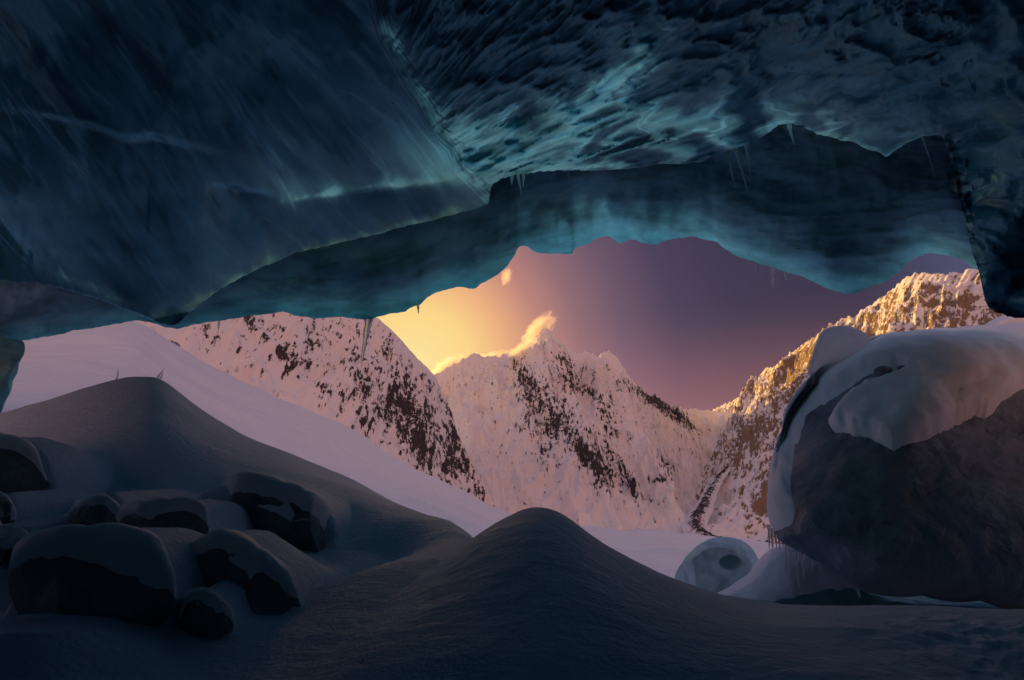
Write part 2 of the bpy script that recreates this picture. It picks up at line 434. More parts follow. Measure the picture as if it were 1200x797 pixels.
# the rocky mountain that catches the low sun
mountain('mountain', [(790, 500, 6600), (835, 481, 6300), (848, 474, 6100), (862, 468, 5900), (880, 460, 5500), (898, 430, 5000), (905, 432, 4850), (922, 418, 4550), (940, 404, 4300), (960, 392, 4000), (985, 378, 3750),
                      (1005, 370, 3550), (1025, 355, 3350), (1042, 342, 3200), (1058, 328, 3100), (1072, 319, 3000), (1092, 322, 2900), (1110, 321, 2820), (1130, 319, 2760), (1142, 314, 2720),
                      (1165, 318, 2650), (1230, 300, 2500), (1400, 270, 2200), (1700, 330, 1800)],
         [(-1, -0.35), (-1, -0.2), (-1, -0.15), (-1, -0.2), (-1, -0.3)], M_MTN_R, 760, 380, 9.0, slope=47, amp=185, gully=(300, 2400), jag=16, conc=1.25,
         rocks=[(865, 580, 32, 40, 0, -.30), (1110, 335, 40, 12, 20, -.3), (885, 480, 18, 10, 0, -.3), (893, 590, 9, 28, 18, .6), (935, 425, 30, 9, -60, .4), (880, 510, 30, 10, -50, .4)],
         rock_base=0.36, steep_w=0.5, detail=0.9, label='brown rocky mountain with dusted snow catching golden low sun')

# moraine wall curving round the foot of the rocky mountain
def build_moraine():
    pts = np.array([(852, 545, 3560), (843, 556, 3480), (832, 572, 3300), (823, 588, 3100), (816, 600, 2950), (814, 611, 2820), (822, 621, 2700), (840, 628, 2600), (870, 632, 2500), (930, 638, 2400), (1000, 645, 2300)], float)
    c = resample(pts, 300, 30)
    c[:, 0] += 3 * fbm(np.arange(300) / 22.0, 3.3, 0, 3)
    Cw = P(c[:, 0], c[:, 1], c[:, 2])
    tan = np.gradient(Cw[:, :2], axis=0); tan /= np.linalg.norm(tan, axis=1, keepdims=True)
    nr = np.stack([tan[:, 1], -tan[:, 0]], -1)
    t = np.linspace(-1, 1, 70)
    T, J = np.meshgrid(t, np.arange(300), indexing='ij')
    wd = np.interp(np.arange(300), [0, 90, 170, 220, 300], [25, 60, 110, 130, 130])[J] * (1 + 0.3 * fbm(J / 25.0, T * 0.7, 8.0, 3))
    X = Cw[J, 0] + nr[J, 0] * T * wd; Y = Cw[J, 1] + nr[J, 1] * T * wd
    Z = Cw[J, 2] - np.abs(T) ** 1.3 * wd * 0.65 + 0.13 * wd * fbm(X / 22, Y / 22, 2, 5, 0.6)
    o = mesh_from('moraine', np.stack([X, Y, Z], -1), grid_quads(70, 300), M_MTN_L, attrs={'rock': 0.75 - 0.75 * np.abs(T) ** 1.5}, uvs={'flow': np.stack([X / 40, Y / 40, Z / 40], -1)})
    tag(o, 'dark gravel moraine wall curving round the foot of the rocky mountain', 'moraine', kind='structure')
build_moraine()

# ------------------------------------------------------------------ snow slope outside the cave
SLOPE_CREST = [(-900, 300, 70), (-400, 380, 80), (-60, 402, 90), (40, 392, 95), (100, 382, 100), (160, 374, 105), (205, 406, 108), (240, 428, 110), (300, 455, 110), (367, 487, 110), (420, 512, 105),
               (480, 545, 95), (540, 580, 85), (590, 604, 75), (640, 616, 70), (700, 622, 65), (760, 628, 62), (830, 639, 60), (900, 644, 60), (1000, 650, 60), (1300, 660, 50), (2200, 690, 40)]
def build_slope():
    nu = 420
    c = resample(SLOPE_CREST, nu, 6)
    Cw = P(c[:, 0], c[:, 1], c[:, 2])
    r = np.hypot(Cw[:, 0], Cw[:, 1]); u = Cw[:, :2] / r[:, None]
    near = 13.0
    zn = np.interp(c[:, 0], [-300, 100, 350, 600, 900], [2.6, 1.8, 0.2, -1.5, -1.8])
    tv = np.r_[np.linspace(0, 1, 130), 1 + np.linspace(0.01, 1, 60) ** 1.6]
    T, J = np.meshgrid(tv, np.arange(nu), indexing='ij')
    R = np.where(T <= 1, near + (r[J] - near) * T ** 1.6, r[J] + (T - 1) * 500)
    q = np.clip(T ** 1.6, 0, 1)
    Z = zn[J] + (Cw[J, 2] - zn[J]) * q
    over = np.clip(T - 1, 0, 1) * 500
    Z = Z - over * 0.62 - 0.0
    Z = Z - 1.5 * np.exp(-((q - 1) * 9) ** 2) * 0
    X, Y = u[J, 0] * R, u[J, 1] * R
    Z += (1.5 * fbm(X / 45, Y / 30, 4, 3) + 0.8 * ridged(X / 26 + 0.3 * Y / 26, Y / 9, 2.0, 3) + 1.2 * fbm(X / 14, Y / 20, 6.0, 3)) * sstep(0.0, 0.25, q) * (1 - sstep(0.85, 1, q) * 0.7)
    o = mesh_from('snow_slope', np.stack([X, Y, Z], -1), grid_quads(len(tv), nu, flip=True), M_SLOPE)
    tag(o, 'broad smooth pale snow slope outside the cave mouth', 'snow slope', kind='structure')
build_slope()

# ------------------------------------------------------------------ cave floor with its dunes
DUNE_C = [(-200, 800), (300, 790), (380, 772), (420, 742), (440, 722), (480, 686), (520, 655), (550, 632), (580, 611), (600, 600), (615, 594), (628, 592), (642, 594), (655, 599), (670, 608),
          (690, 624), (710, 638), (740, 656), (770, 670), (800, 682), (850, 697), (900, 706), (960, 714), (1040, 722), (1100, 727), (1200, 730), (1500, 735)]
DUNE_L = [(-500, 560), (-100, 502), (0, 484), (50, 470), (100, 455), (130, 447), (150, 443), (180, 442), (195, 448), (210, 459), (235, 478), (250, 489), (280, 507), (300, 516), (335, 529),
          (380, 548), (420, 564), (450, 582), (480, 598), (510, 616), (540, 637), (580, 668), (640, 700), (760, 730), (1500, 760)]
def dune_profile(pts, D):
    c = resample(pts, 900, 14); w = P(c[:, 0], c[:, 1], np.interp(c[:, 0], *D) if isinstance(D, tuple) else D)
    return w[:, 0], w[:, 1], w[:, 2]
YL = 11.0
dcx, dcy, dcz = dune_profile(DUNE_C, ([-200, 300, 400, 440, 540, 628, 800, 1040, 1500], [3.2, 3.3, 3.7, 4.05, 4.7, 5.0, 5.2, 5.3, 5.3]))
dlx, _, dlz = dune_profile(DUNE_L, YL)
# pixel of each boulder's foot, distance, reach: drifts fill up to it
DRIFT = [(0, 598, 5.9, 0.8), (-10, 610, 5.0, 0.35), (110, 620, 5.2, 0.45), (190, 634, 4.9, 0.5), (350, 640, 6.0, 0.7), (105, 722, 3.7, 0.6), (300, 718, 4.2, 0.55), (240, 732, 3.75, 0.3), (60, 700, 3.3, 0.4), (200, 690, 4.1, 0.35), (-10, 640, 4.5, 0.3),
         (275, 603, 5.5, 0.22), (150, 584, 6.6, 0.5), (250, 577, 6.6, 0.35), (440, 660, 5.6, 0.5), (370, 690, 5.0, 0.35), (60, 592, 6.2, 0.3), (380, 640 - 70, 7.6, 0.5)]
def floor_z(x, y):
    base = np.interp(y, [-9, 0, 1.5, 3.2, 4.2, 5.8, 8, 11, 13, 20], [0.2, 0.1, 0.25, 0.74, 1.02, 1.38, 1.55, 1.35, 0.8, 0.6])
    xs = x * YL / np.maximum(y, 2.2)
    zl = np.interp(xs, dlx, dlz)
    blend = np.interp(y, [3.0, 5.2, 6.5, 8.0, 9.5, 10.5, 11, 11.6, 13, 16], [0, 0.02, 0.16, 0.48, 0.80, 0.96, 1, 0.93, 0.4, 0.1])
    lo = np.interp(y, [0, 4, 7, 9, 11, 16], [0.1, 0.85, 0.6, 0.0, -0.8, -2.0])
    wl = sstep(0.6, -0.6, x + 0.10 * y - 0.5)
    b = base * wl + lo * (1 - wl)
    z = b + (zl - b) * blend
    yc = np.interp(x, dcx, dcy); zc0 = np.interp(x, dcx, dcz)
    d = y - yc
    t = np.clip(-d / (yc - 2.6), 0, 1)
    low = np.interp(y, [-9, 0, 1.5, 2.6, 3.2, 6], [0.2, 0.1, 0.3, 0.62, 0.76, 1.0])
    e_ = 0.5 * t + 0.5 * sstep(0, 1, t)
    zf = zc0 * (1 - e_) + np.minimum(low, np.maximum(zc0, 0.72)) * e_
    zc = np.where(d < 0, zf, zc0 - 0.62 * (np.sqrt(d * d + 0.04) - 0.2))
    k_ = 0.06
    h = np.clip(0.5 + 0.5 * (zc - z) / k_, 0, 1)
    z = z * (1 - h) + zc * h + k_ * h * (1 - h)
    return z
HEAP = [  # outline, centre, distance, depth in front, depth behind, seed, label, options
    ([(-70, 525), (0, 516), (25, 522), (42, 536), (53, 556), (62, 580), (66, 604), (42, 612), (15, 606), (-20, 618), (-80, 625)], (0, 570), 5.9, 0.5, 1.3, 1,
     'tall rounded snow dusted block with a frosted edge behind the pyramid boulder', dict(cap=0.086, lo=0.42, hi=0.72, rough=0.09, box=0.42)),
    ([(-40, 588), (0, 583), (14, 598), (18, 612), (8, 622), (-40, 626)], (-10, 606), 5.0, 0.2, 0.6, 2,
     'small round dark boulder leaning under the tall rounded block', dict(cap=0.052)),
    ([(55, 628), (80, 606), (104, 589), (120, 584), (130, 590), (140, 602), (150, 614), (142, 632), (110, 642), (75, 640)], (110, 616), 5.2, 0.32, 0.9, 3,
     'pyramid shaped boulder with thin snow between the tall block and the flat topped boulder', dict(cap=0.052, lo=0.42, hi=0.72, rough=0.09)),
    ([(128, 625), (140, 606), (170, 600), (200, 597), (228, 600), (240, 608), (245, 618), (243, 638), (232, 655), (190, 664), (140, 660)], (190, 630), 4.9, 0.36, 1.2, 4,
     'flat topped drum shaped boulder with a thick smooth snow lid', dict(cap=0.103, lo=0.42, hi=0.72, rough=0.09, box=0.42)),
    ([(222, 584), (250, 575), (275, 571), (305, 573), (330, 580), (355, 592), (382, 606), (396, 622), (400, 640), (394, 657), (368, 667), (338, 664), (318, 650), (308, 630), (296, 612), (270, 598)], (334, 612), 6.0, 0.4, 1.4, 5,
     'long curved boulder with an overhanging snow roof higher up the dune', dict(cap=0.155, lo=0.42, hi=0.72, rough=0.09, box=0.42)),
    ([(10, 672), (18, 654), (50, 644), (100, 638), (150, 638), (176, 648), (192, 672), (208, 704), (200, 722), (155, 750), (80, 768), (38, 765), (22, 725)], (105, 700), 3.7, 0.42, 1.2, 6,
     'largest dark boulder of the heap with a broad sheer front face', dict(cap=0.121, lo=0.42, hi=0.72, rough=0.09, box=0.42)),
    ([(200, 662), (230, 650), (254, 636), (272, 638), (300, 656), (325, 676), (345, 702), (358, 742), (350, 758), (310, 758), (268, 742), (236, 706), (212, 684)], (285, 700), 4.2, 0.36, 1.1, 7,
     'slanting ridge backed boulder sloping down beside the broad sheer boulder', dict(cap=0.103, lo=0.42, hi=0.72, rough=0.09, box=0.45)),
    ([(208, 716), (220, 701), (236, 699), (256, 712), (272, 736), (264, 758), (232, 756), (212, 740)], (238, 728), 3.75, 0.2, 0.6, 8,
     'small boulder wedged between the broad sheer boulder and the ridge backed one', dict(cap=0.061)),
    ([(-60, 628), (0, 624), (28, 628), (36, 636), (10, 646), (-60, 648)], (-10, 637), 4.5, 0.25, 0.7, 9,
     'flat slab of rock poking from the drift below the tall rounded block', dict(cap=0.052)),
]
def build_floor():
    az = np.concatenate([np.linspace(-pi, radians(-56), 60, endpoint=False), np.linspace(radians(-56), radians(56), 900), np.linspace(radians(56), pi, 60)[1:]])
    r = np.concatenate([[0.0], np.linspace(0.3, 2.6, 24, endpoint=False), np.geomspace(2.6, 17, 420)])
    R, A = np.meshgrid(r, az, indexing='ij')
    x, y = R * np.sin(A), R * np.cos(A)
    z = floor_z(x, y)
    num = 0; den = 0
    for (qx, qy, D, rr) in DRIFT:
        p = P(qx, qy, D)
        w_ = np.exp(-(((x - p[0]) ** 2 + (y - p[1]) ** 2) / rr ** 2))
        dz = p[2] - floor_z(p[0], p[1])
        num = num + w_ * dz; den = den + w_
    z = z + num / np.maximum(den, 1.0)
    # the drift lies over the backs of the boulders
    for (ol, ct, D, tf, tb, sd, lb, kw) in HEAP:
        o_ = np.array(ol + [ol[0]], float); pxs = np.linspace(o_[:, 0].min() + 1, o_[:, 0].max() - 1, 60)
        top = np.full(60, 1e9)
        for a_, b_ in zip(o_[:-1], o_[1:]):
            lo_, hi_ = min(a_[0], b_[0]), max(a_[0], b_[0])
            inside = (pxs >= lo_) & (pxs <= hi_) & (hi_ > lo_)
            yy = a_[1] + (b_[1] - a_[1]) * (pxs - a_[0]) / ((b_[0] - a_[0]) or 1)
            top = np.where(inside, np.minimum(top, yy), top)
        w3 = P(pxs, top, D)
        zt = np.interp(x, w3[:, 0], w3[:, 2]) + 0.03 + 0.06 * (y - D)
        mk = sstep(w3[0, 0] - 0.02, w3[0, 0] + 0.10, x) * sstep(w3[-1, 0] + 0.02, w3[-1, 0] - 0.10, x) * sstep(D - 0.06, D + 0.10, y) * sstep(D + 1.5, D + 0.5, y)
        z = z + mk * np.maximum(zt - z, 0)
    z += 0.05 * fbm(x / 1.6, y / 1.6, 0.7, 3) * sstep(1.5, 3, R) + 0.008 * fbm(x / 0.25, y / 0.18, 1.7, 3)
    rough = sstep(1.6, 3.0, x) * sstep(5.0, 4.2, y) * sstep(2.0, 3.0, y)          # broken crust at the foot of the boulder
    z += rough * 0.05 * fbm(x / 0.16, y / 0.16, 5.7, 4)
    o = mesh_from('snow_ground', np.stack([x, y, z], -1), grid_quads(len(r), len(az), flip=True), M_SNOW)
    tag(o, 'wind rippled snow dunes covering the cave floor', 'snow', kind='structure')
build_floor()

# ------------------------------------------------------------------ the ice cave
EDGE_A = [  # px, py, distance: lower edge of the near vault
    (-160, 345, 8.8), (-60, 334, 9.0), (0, 328, 9.2), (60, 334, 9.6), (110, 349, 10), (150, 364, 10.4), (185, 377, 10.8), (205, 382, 11), (222, 366, 11), (260, 338, 10.9), (300, 316, 10.8), (345, 297, 10.6),
    (400, 284, 10.4), (470, 267, 10.2), (520, 254, 10.1), (560, 244, 10), (573, 238, 9.8), (574, 226, 9.4), (577, 216, 9.0), (588, 209, 8.7), (605, 204, 8.6), (640, 201, 8.5), (668, 199, 8.5), (700, 200, 8.5),
    (740, 198, 8.5), (775, 192, 8.4), (800, 192, 8.4), (820, 190, 8.4), (840, 181, 8.3), (860, 173, 8.2), (880, 168, 8.2), (895, 158, 8.1), (905, 152, 8.1), (912, 146, 8), (925, 144, 8), (940, 148, 8), (955, 156, 8),
    (970, 160, 7.9), (985, 164, 7.9), (1000, 165, 7.9), (1012, 173, 7.9), (1030, 179, 7.9), (1040, 184, 7.9), (1050, 176, 7.9), (1062, 168, 7.8), (1078, 161, 7.8), (1094, 158, 7.7), (1104, 160, 7.6),
    (1109, 168, 7.5), (1113, 182, 7.4), (1117, 198, 7.4), (1120, 212, 7.4), (1123, 228, 7.4), (1128, 245, 7.4), (1133, 262, 7.4), (1137, 280, 7.4), (1140, 298, 7.4), (1146, 314, 7.4), (1151, 330, 7.4), (1153, 348, 7.4),
    (1158, 360, 7.4), (1170, 367, 7.4), (1185, 372, 7.4), (1205, 372, 7.3), (1260, 380, 7.2), (1340, 420, 7)]
RIM_B = [
    (-420, 520, 11.5), (-220, 452, 11.8), (-60, 412, 12.2), (0, 404, 12.4), (40, 397, 12.5), (75, 391, 12.6), (82, 388, 12.6), (110, 384, 12.7), (135, 380, 12.8), (160, 375, 12.9), (175, 377, 13), (190, 382, 13), (207, 385, 13), (230, 380, 13), (260, 375, 13.1),
    (290, 370, 13.2), (318, 367, 13.3), (333, 365, 13.3), (350, 370, 13.4), (370, 373, 13.4), (395, 371, 13.5), (412, 372, 13.5), (425, 375, 13.5), (436, 373, 13.5), (450, 369, 13.6), (462, 367, 13.6), (475, 365, 13.6),
    (480, 361, 13.7), (488, 357, 13.7), (493, 357, 13.7), (497, 351, 13.7), (505, 345, 13.8), (515, 341, 13.8), (530, 337, 13.8), (540, 335, 13.8), (550, 338, 13.8), (558, 337, 13.8), (564, 331, 13.9), (575, 327, 13.9), (585, 320, 13.9),
    (594, 312, 14), (600, 303, 14), (604, 297, 14), (607, 289, 14), (613, 286, 14), (619, 288, 14), (625, 295, 14), (632, 296, 14), (650, 296, 14), (668, 298, 14), (671, 297, 14), (673, 289, 14), (680, 287, 14), (690, 285, 14), (697, 279, 14),
    (705, 276, 14), (714, 275, 14), (721, 281, 14), (727, 285, 14), (735, 281, 14), (742, 278, 14), (750, 283, 14), (758, 285, 14), (768, 286, 14), (780, 281, 14), (795, 278, 14), (812, 276, 13.9), (825, 279, 13.9), (838, 282, 13.9), (848, 290, 13.8),
    (862, 299, 13.7), (880, 305, 13.6), (900, 312, 13.5), (922, 318, 13.4), (940, 323, 13.3), (955, 331, 13.2), (968, 337, 13.1), (980, 341, 13), (992, 344, 13), (1003, 343, 12.9), (1015, 337, 12.9), (1028, 333, 12.8), (1042, 327, 12.7), (1052, 318, 12.6),
    (1062, 309, 12.6), (1075, 300, 12.5), (1088, 296, 12.4), (1102, 297, 12.3), (1116, 300, 12.2), (1128, 304, 12.1), (1145, 316, 12), (1170, 330, 12), (1250, 380, 11.5), (1400, 460, 11), (1700, 560, 10)]

def sheet(edge, m, seed, jag):
    e = resample(edge, m, 2)
    jt = np.arange(m)
    e[:, 1] += jag * fbm(e[:, 0] / 26 + seed, e[:, 1] / 26, seed, 4, 0.62)
    e[:, 1] += jag * 1.1 * (ridged(e[:, 0] / 11 + seed, e[:, 1] / 11, seed, 3) - 0.4)
    return e

def flow_coords(px, py):
    """direction of the scallops: falling to the right in the left half, fanning up to the right in the right half"""
    cd_, cs_, _ = polydist(px, py, [(380, -400), (430, -60), (452, 40), (470, 70), (482, 95), (498, 118), (508, 140), (515, 155), (532, 172), (541, 200), (575, 235), (640, 330)])
    wgt = sstep(-14, 14, -cd_ * cs_)
    a1 = radians(52); a2 = radians(-24)
    L = np.stack([px * cos(a1) + py * sin(a1), -px * sin(a1) + py * cos(a1)], -1)
    ox, oy = px - 330, py - 300
    ang = np.arctan2(oy, ox); rad = np.hypot(ox, oy)
    Rr = np.stack([rad, ang * 470], -1)
    return L / 60.0, Rr / 60.0, wgt

def build_vault():
    m = 900
    e = sheet(EDGE_A, m, 3.0, 1.6)
    aze, ele = azel(e[:, 0], e[:, 1])
    dre = ray(e[:, 0], e[:, 1]); re_ = e[:, 2] / dre[:, 1] * np.linalg.norm(dre, axis=1)
    # rest of the ring behind the camera, reaching down into the floor
    nb = 110
    azb = np.linspace(aze[-1], aze[0] + 2 * pi, nb + 2)[1:-1]
    tb = np.linspace(0, 1, nb)
    q = np.minimum(tb, 1 - tb)
    elb = np.where(tb < 0.5, ele[-1], ele[0]) + (radians(-32) - np.where(tb < 0.5, ele[-1], ele[0])) * sstep(0, 0.10, q)
    rb = 7.0 + (8.8 - 7.0) * tb
    az = np.r_[aze, azb]; el = np.r_[ele, elb]; rr = np.r_[re_, rb]
    mono = np.maximum.accumulate(az) + np.arange(len(az)) * 1e-6
    mono = np.convolve(np.pad(mono, 70, mode='reflect', reflect_type='odd'), np.ones(141) / 141, 'valid')
    tv = np.concatenate([np.linspace(0, 0.62, 260), np.linspace(0.62, 1, 40)[1:]])
    T, J = np.meshgrid(tv, np.arange(len(az)), indexing='ij')
    EL = el[J] + (radians(89) - el[J]) * T
    AZ = mono[J] + (az[J] - mono[J]) * (1 - sstep(0, 0.25, T))
    # the slab's own shape varies slowly with direction; the ragged edge only bends its border
    ga = np.linspace(mono[0], mono[-1], 720)
    ge = np.interp(ga, mono, el); gr = np.interp(ga, mono, rr)
    kw = np.exp(-0.5 * (np.arange(-90, 91) / 26.0) ** 2); kw /= kw.sum()
    ge = np.convolve(np.r_[ge[-90:], ge, ge[:90]], kw, 'valid'); gr = np.convolve(np.r_[gr[-90:], gr, gr[:90]], kw, 'valid')
    def slab(AZ, EL):
        e_ = np.interp(AZ, ga, ge); r_ = np.interp(AZ, ga, gr)
        t = (np.sin(EL) - np.sin(e_)) / (1 - np.sin(e_))
        return 1 / np.maximum((1 - t) / r_ + t / 4.1, 1 / 14.0)
    R = slab(AZ, EL)
    cor = rr[:m] - slab(az[:m], el[:m])
    kc = np.ones(41) / 41; cor = np.convolve(np.pad(cor, 20, mode='edge'), kc, 'valid')
    D3 = np.stack([np.sin(AZ) * np.cos(EL), np.cos(AZ) * np.cos(EL), np.sin(EL)], -1)
    px, py = pix(D3 + np.array([0, 0, CZ]))
    num = 0; den = 0; dmin = np.full(px.shape, 1e9)
    for i_ in range(0, m, 7):
        d2 = (px - e[i_, 0]) ** 2 + (py - e[i_, 1]) ** 2
        w_ = 1.0 / (d2 + 60.0) ** 1.5
        num = num + w_ * cor[i_]; den = den + w_; dmin = np.minimum(dmin, d2)
    R = R + num / den * np.exp(-dmin / 70.0 ** 2)
    D3 = np.stack([np.sin(AZ) * np.cos(EL), np.cos(AZ) * np.cos(EL), np.sin(EL)], -1)
    px, py = pix(D3 + np.array([0, 0, CZ]))
    infr = sstep(-500, -100, px) * sstep(1700, 1300, px) * sstep(-500, -60, py)
    Lc, Rc, wr = flow_coords(px, py)
    # folds: one slab hangs lower (nearer) than the next
    def step(line, depth, reach, sharp=3.0, flip=1, ends=0.12):
        d, s, par = polydist(px, py, line)
        x = d * s * flip
        endf = sstep(0, ends, par) * sstep(1, 1 - ends, par)
        return depth * sstep(-sharp, sharp, x) * np.exp(-np.maximum(x, 0) / reach) * endf
    off = 0
    off += step([(240, 214), (290, 222), (335, 230), (345, 233), (390, 227), (440, 220), (500, 214), (545, 204)], 0.75, 55)
    off += step([(430, -60), (452, 40), (470, 70), (482, 95), (498, 118), (508, 140), (515, 155), (532, 172), (541, 200)], 0.6, 70, 3, -1, 0.1)
    off += step([(-80, 120), (40, 132), (110, 148), (150, 163), (180, 160), (230, 172), (300, 190)], 0.22, 80, 6, 1, 0.4)
    # bright raised seam running to the upper right, and a parallel weaker one
    for line, hgt, wd in (([(560, 205), (600, 186), (640, 160), (690, 122), (725, 90), (760, 62), (800, 25)], 0.16, 6), ([(620, 200), (680, 168), (720, 142), (800, 118), (900, 60)], 0.07, 7),
                          ([(640, 202), (730, 178), (830, 150), (900, 120), (1000, 80)], 0.06, 9)):
        d, s, par = polydist(px, py, line)
        off -= hgt * np.exp(-(d / wd) ** 2) * sstep(1, 0.8, par)
    off += 0.45 * np.exp(-(((px - 608) / 17) ** 2 + ((py - 126) / 19) ** 2) ** 2)          # dark niche
    off += 0.12 * np.exp(-(((px - 606) / 10) ** 2 + ((py - 163) / 6) ** 2) ** 2)
    for bx, by, br in ((548, 186, 9), (555, 195, 8), (540, 203, 7), (570, 200, 8), (556, 212, 9), (545, 178, 7), (585, 190, 8)):
        off -= 0.07 * np.exp(-(((px - bx) / br) ** 2 + ((py - by) / (br * 0.6)) ** 2))
    # long swells and scallops
    nL = fbm(Lc[..., 0] * 0.35, Lc[..., 1] * 1.1, 1.0, 4, 0.5)
    nR = fbm(Rc[..., 0] * 0.55, Rc[..., 1] * 2.6, 2.0, 5, 0.55)
    rp = ridged(Rc[..., 0] * 1.0 + 0.6 * nR, Rc[..., 1] * 2.6 + 0.9 * nR, 4.0, 2, 0.45)
    rp2 = ridged(Rc[..., 0] * 2.2 + 0.6 * nR, Rc[..., 1] * 5.0 + 0.5 * rp, 8.0, 2, 0.4)
    rl = ridged(Lc[..., 0] * 0.5, Lc[..., 1] * 2.2 + 0.8 * nL, 6.0, 3, 0.5)
    off += infr * ((1 - wr) * (0.22 * nL - 0.03 * rl + 0.30 * (np.abs(perlin(Lc[..., 0] * 0.22 + 0.3, Lc[..., 1] * 0.36, 9.0)) - 0.2)) + wr * (0.18 * nR - 0.19 * rp - 0.025 * rp2))
    X0 = D3 * R[..., None]
    big = fbm(X0[..., 0] / 3, X0[..., 1] / 3, X0[..., 2] / 3, 3)
    off += 0.22 * big * sstep(0, 0.08, T)
    V = D3 * (R + off)[..., None]; V[..., 2] += CZ
    # the front edge curls up and back to meet the outer fascia
    fr = np.ones(len(az)); fr[m:] = 0
    curl = []
    E0 = V[0]
    outw = np.stack([np.sin(az), np.cos(az), 0 * az], -1)
    for dr, dz in ((4.6, 3.4), (3.2, 2.1), (1.3, 0.88), (0.55, 0.38), (0.25, 0.17), (0.10, 0.065)):
        curl.append(E0 + outw * dr * fr[:, None] + np.array([0, 0, 1.0]) * (dz * fr)[:, None])
    V = np.concatenate([np.stack(curl), V], 0)
    padn = len(curl)
    def pad(a): return np.concatenate([np.repeat(a[:1], padn, 0), a], 0)
    # thin ice: around the meeting of the slabs and along the seams
    wrp = fbm(px / 45, py / 30, 12.0, 4); brk = sstep(-0.35, 0.45, fbm(px / 38, py / 26, 15.0, 4, 0.6)); strk = (1 - wr) * sstep(-0.4, 0.4, nL + 0.5 * fbm(Lc[..., 0], Lc[..., 1] * 4, 3.0, 3)) + wr * sstep(0.05, 0.6, rp)
    def near(line, w, below=1.0):
        d, sd, par = polydist(px, py, line)
        d = np.maximum(d + 7 * wrp, 0) * np.where(sd > 0, below, 1.0)
        return (0.6 * np.exp(-d / w) + 0.5 * np.exp(-(d / (0.35 * w)) ** 2)) * (0.25 + 0.75 * brk) * sstep(0, 0.1, par) * sstep(1, 0.85, par)
    thin = 1.3 * np.exp(-((((px - 588) / 72) ** 2 + ((py - 182) / 32) ** 2) ** 0.8)) * (0.4 + 0.7 * strk) + 1.1 * near([(548, 212), (600, 184), (640, 160), (690, 122), (725, 90), (800, 25)], 26)
    thin += 0.8 * near([(325, 238), (345, 234), (440, 218), (500, 212), (560, 204)], 13, 2.0) + 0.9 * near([(170, 376), (205, 370), (300, 316), (345, 297), (470, 266), (573, 238), (600, 225)], 15)
    thin += 0.6 * near([(440, 10), (480, 90), (510, 140), (541, 200), (550, 215)], 14) + 0.5 * np.exp(-(((px - 790) / 210) ** 2 + ((py - 160) / 48) ** 2)) * strk
    thin += 0.4 * near([(40, 312), (70, 322), (150, 355), (215, 384)], 12) + 0.5 * near([(895, 150), (912, 146), (1000, 167), (1040, 184), (1075, 163), (1100, 160)], 12)
    thin += 0.25 * np.exp(-(((px - 330) / 60) ** 2 + ((py - 200) / 45) ** 2)) * strk
    thin = np.clip(thin * 1.5 + 0.03, 0, 1) * infr + (0.03 + 0.15 * sstep(-0.1, 0.6, D3[..., 1])) * (1 - infr)        # roof out of view leaks sky light, added to brighten floor and boulders
    flow = np.zeros(px.shape + (3,))
    flow[..., 0] = Lc[..., 0] * (1 - wr) * 0.16 + Rc[..., 0] * wr * 0.45; flow[..., 1] = Lc[..., 1] * (1 - wr) * 0.30 + Rc[..., 1] * wr * 0.6; flow[..., 2] = wr * 3
    wild = (infr < 0.02)
    flow[wild] = X0[wild] * 1.2
    o = mesh_from('cave_ceiling', V, grid_quads(V.shape[0], V.shape[1], True), M_CEIL, attrs={'thin': pad(thin)}, uvs={'flow': pad(flow)})
    tag(o, 'dark blue glacier ice vault with scalloped glowing seams overhead', 'ice cave', kind='structure')
    return e, V[padn]
vault_edge, vault_edge_w = build_vault()

